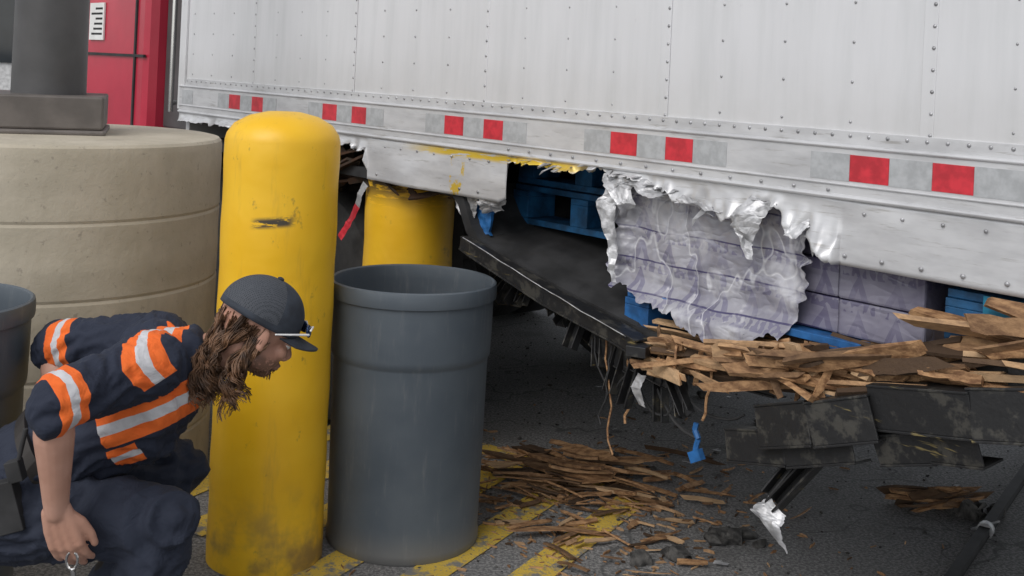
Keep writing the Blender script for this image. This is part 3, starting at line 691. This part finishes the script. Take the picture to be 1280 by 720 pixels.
# head
hc=V((-.620,2.95,.862)); yaw=math.radians(24); pit=math.radians(26)
HM=Matrix.Translation(hc)@Matrix.Rotation(yaw,4,'Z')@Matrix.Rotation(pit,4,'Y')
hinv=HM.inverted()
mb=MB()
mb.ell((-.012,0,.022),(.098,.076,.098)); mb.ell((.035,0,-.045),(.055,.056,.065)); mb.ell((.055,0,-.088),(.030,.030,.024)); mb.ell((.02,.0,-.07),(.055,.058,.035))
mb.ell((.083,0,.008),(.012,.045,.010)); mb.chain([(.086,0,-.005),(.104,0,-.035),(.098,0,-.042)],[.010,.012,.012],10)
for s in(-1,1):
    mb.ell((.095,s*.011,-.044),.008); mb.ell((.068,s*.036,-.03),(.022,.020,.020)); mb.ell((-.002,s*.078,-.012),(.018,.007,.030),Matrix.Rotation(.25*s,3,'Z')); mb.ell((.004,s*.080,-.034),(.010,.007,.012)); mb.ell((.080,s*.031,-.004),(.012,.014,.010))
mb.ell((.090,0,-.066),(.010,.022,.005)); mb.ell((.087,0,-.076),(.010,.019,.006))
nk=[hinv@V((-.675,2.95,.80)),hinv@V((-.76,2.945,.775))]; mb.chain([V((-.02,0,-.05))]+nk,[.058,.058,.064])
n=NT('face_skin'); x,y,z=n.sep(); c=n.mix(n.ramp(n.noise(14,3),.3,.7),(.43,.22,.155),(.54,.30,.215))
bm_=n.math('MULTIPLY',n.ramp(z,-.045,-.062),n.ramp(x,-.01,.01)); c=n.mix(n.math('MULTIPLY',n.math('MULTIPLY',bm_,n.ramp(n.noise(120,3),.3,.5)),.7),c,(.11,.06,.038))
m_face=n.fin(c,.5,0,n.bump(n.noise(150,2),.2,.002))
organic(mb,'head',m_face,WK,.0035,3,M=HM)
mb=MB()
m_eye=simple('eye_white',(.7,.68,.65),.2,bst=0); m_iris=simple('iris',(.05,.03,.02),.1,bst=0)
for s in(-1,1): mb.ell((.079,s*.031,-.008),.0125,mi=0); mb.ell((.0885,s*.031,-.008),(.004,.006,.006),mi=1)
mb.obj('eyes',[m_eye,m_iris],WK,smooth=True,M=HM)
m_cap=simple('cap_fabric',(.03,.037,.050),.8,0,.3,20,.4,220,.002)
n=NT('cap_mesh'); vo=n.t.nodes.new('ShaderNodeTexVoronoi'); vo.inputs['Scale'].default_value=260; vo.inputs['Randomness'].default_value=.25; n.L(n.obj,vo.inputs['Vector'])
m_cmesh=n.fin(n.mix(n.ramp(vo.outputs['Distance'],.25,.5),(.02,.023,.03),(.065,.072,.085)),.8,0)
mb=MB(); vs=[];A=20;B=56
tilt=Matrix.Rotation(math.radians(4),3,'Y')
for i in range(A+1):
    f=math.radians(97)*i/A
    for j in range(B):
        t=2*math.pi*j/B; p=V((.112*math.sin(f)*math.cos(t),.092*math.sin(f)*math.sin(t),.103*math.cos(f)**1.0))
        if p.x>0: p.z+=.010*math.sin(f)*math.cos(t)*(1 if f<1.3 else .3)
        k=abs(((t/(2*math.pi)*6)+.5)%1-.5); p*=1-.010*math.exp(-(k/.03)**2)+.010*noise.noise(p*25)
        vs.append(tilt@p+V((-.010,0,.028)))
fs=[];mi=[]
for i in range(A):
    for j in range(B): 
        a=i*B+j;b=i*B+(j+1)%B; fs.append((a,b,b+B,a+B)); tt=(j+.5)/B*2*math.pi; mi.append(0 if math.cos(tt)>.25 or i>=A-2 else 1)
mb.add(vs,fs); mb.m=mi
mb.ell((-.006,0,.133),(.009,.009,.005)); mb.obj('cap_crown',[m_cap,m_cmesh],WK,smooth=True,M=HM,solid=.002)
mb=MB(); vs=[];A=24;B=10
for i in range(A+1):
    t=math.radians(lerp(-62,62,i/A))
    for j in range(B+1):
        g=j/B; ln=.072*(math.cos(t)**.5)*g; px=.106*math.cos(t)-.010+ln; py=.090*math.sin(t)*(1+.02*g); pz=.022+.004*g-2.4*py*py-.35*ln*.5
        vs.append((px,py,pz))
mb.add(vs,[(i*(B+1)+j,i*(B+1)+j+1,(i+1)*(B+1)+j+1,(i+1)*(B+1)+j) for i in range(A) for j in range(B)])
mb.obj('cap_visor',m_cap,WK,smooth=True,M=HM,solid=.004)
mb=MB()
m_lens=simple('blue_mirror_lens',(.03,.06,.14),.08,.6,bst=0); m_fr=simple('white_frame',(.7,.7,.7),.35,bst=0)
for s in(-1,1):
    mb.ell((.114,s*.034,.046),(.006,.029,.017),Matrix.Rotation(s*.45,3,'Z')@Matrix.Rotation(-.5,3,'Y'),mi=1)
    mb.chain([(.108,s*.064,.040),(.06,s*.088,.026),(.02,s*.097,.012)],[.0032,.0026,.0022],8,0)
    mb.chain([(.120,s*.006,.052),(.120,s*.034,.060),(.110,s*.060,.052)],[.002,.0022,.003],8,0)
mb.obj('sunglasses',[m_fr,m_lens],WK,smooth=True,M=HM)
# hair
m_hair=simple('brown_hair',(.080,.040,.021),.45,0,.5,30,0,100,.002,(.19,.098,.05))
cu=D.curves.new('hair_strands','CURVE'); cu.dimensions='3D'; cu.bevel_depth=.0016; cu.bevel_resolution=0
def strand(pts,curl,frq,ph=None):
    n=24; sp=cu.splines.new('POLY'); sp.points.add(n); ph=U(0,6) if ph is None else ph
    for i in range(n+1):
        f=i/n*(len(pts)-1);k=min(int(f),len(pts)-2);g=f-k
        p=lerp(pts[k],pts[k+1],g)
        if len(pts)>2 and 0<k+g<len(pts)-1:
            f2=max(0,f-.35);k2=min(int(f2),len(pts)-2);f3=min(len(pts)-1,f+.35);k3=min(int(f3),len(pts)-2)
            p=(p+lerp(pts[k2],pts[k2+1],f2-k2)+lerp(pts[k3],pts[k3+1],f3-k3))/3
        c=curl*min(1,i/8)
        p=p+V((math.cos(ph+i*frq),math.sin(ph+i*frq),math.sin(ph*2+i*frq*.8)*.6))*c
        sp.points[i].co=(*p,1); sp.points[i].radius=1.1-.6*i/n
def hl(p): return HM@V(p)
for l in range(50):
    th=U(-1.9,1.9); a0=V((-.012-.092*math.cos(th*.75),.084*math.sin(th*.75),U(-.02,.02)))
    b0=V((-.715+U(-.022,.022),2.885+U(-.035,.035),.825+U(-.025,.02)))
    c0=V((-.745+U(-.035,.045),2.845+U(-.035,.045),.79+U(-.04,.02)))
    d0=c0+V((U(-.035,.05),U(-.02,.02),U(-.09,-.04))); ph=U(0,6); fr=U(.5,.95); cl=U(.006,.012)
    for q in range(13):
        j=lambda k:V((U(-k,k),U(-k,k),U(-k,k)))
        strand([hl(a0+j(.008)),b0+j(.007),c0+j(.008),d0+j(.012)],cl,fr,ph+U(-.4,.4))
for l in range(16):
    a0=V((U(-.03,.02),-.078,U(-.03,.01))); b0=V((-.665+U(-.025,.025),2.85+U(-.02,.03),.77+U(-.03,.02))); d0=b0+V((U(-.02,.04),U(-.02,.02),U(-.09,-.04))); ph=U(0,6); fr=U(.5,.95)
    for q in range(11):
        j=lambda k:V((U(-k,k),U(-k,k),U(-k,k)))
        strand([hl(a0+j(.005)),b0+j(.006),d0+j(.010)],.009,fr,ph+U(-.4,.4))
for i in range(90):
    s=random.choice((-1,1)); a=V((U(.02,.085),s*U(.02,.055),U(-.10,-.07))); a=V((a.x,s*min(abs(a.y),.048*(1-max(0,(a.x-.03))/.075)),a.z))
    A_=hl(a); B_=hl(a+V((.003,s*.002,-.010))); strand([A_,B_],.001,1.0)
ho=D.objects.new('hair',cu); cu.materials.append(m_hair); SC.collection.objects.link(ho); ho.parent=WK
print('done',len(D.objects))
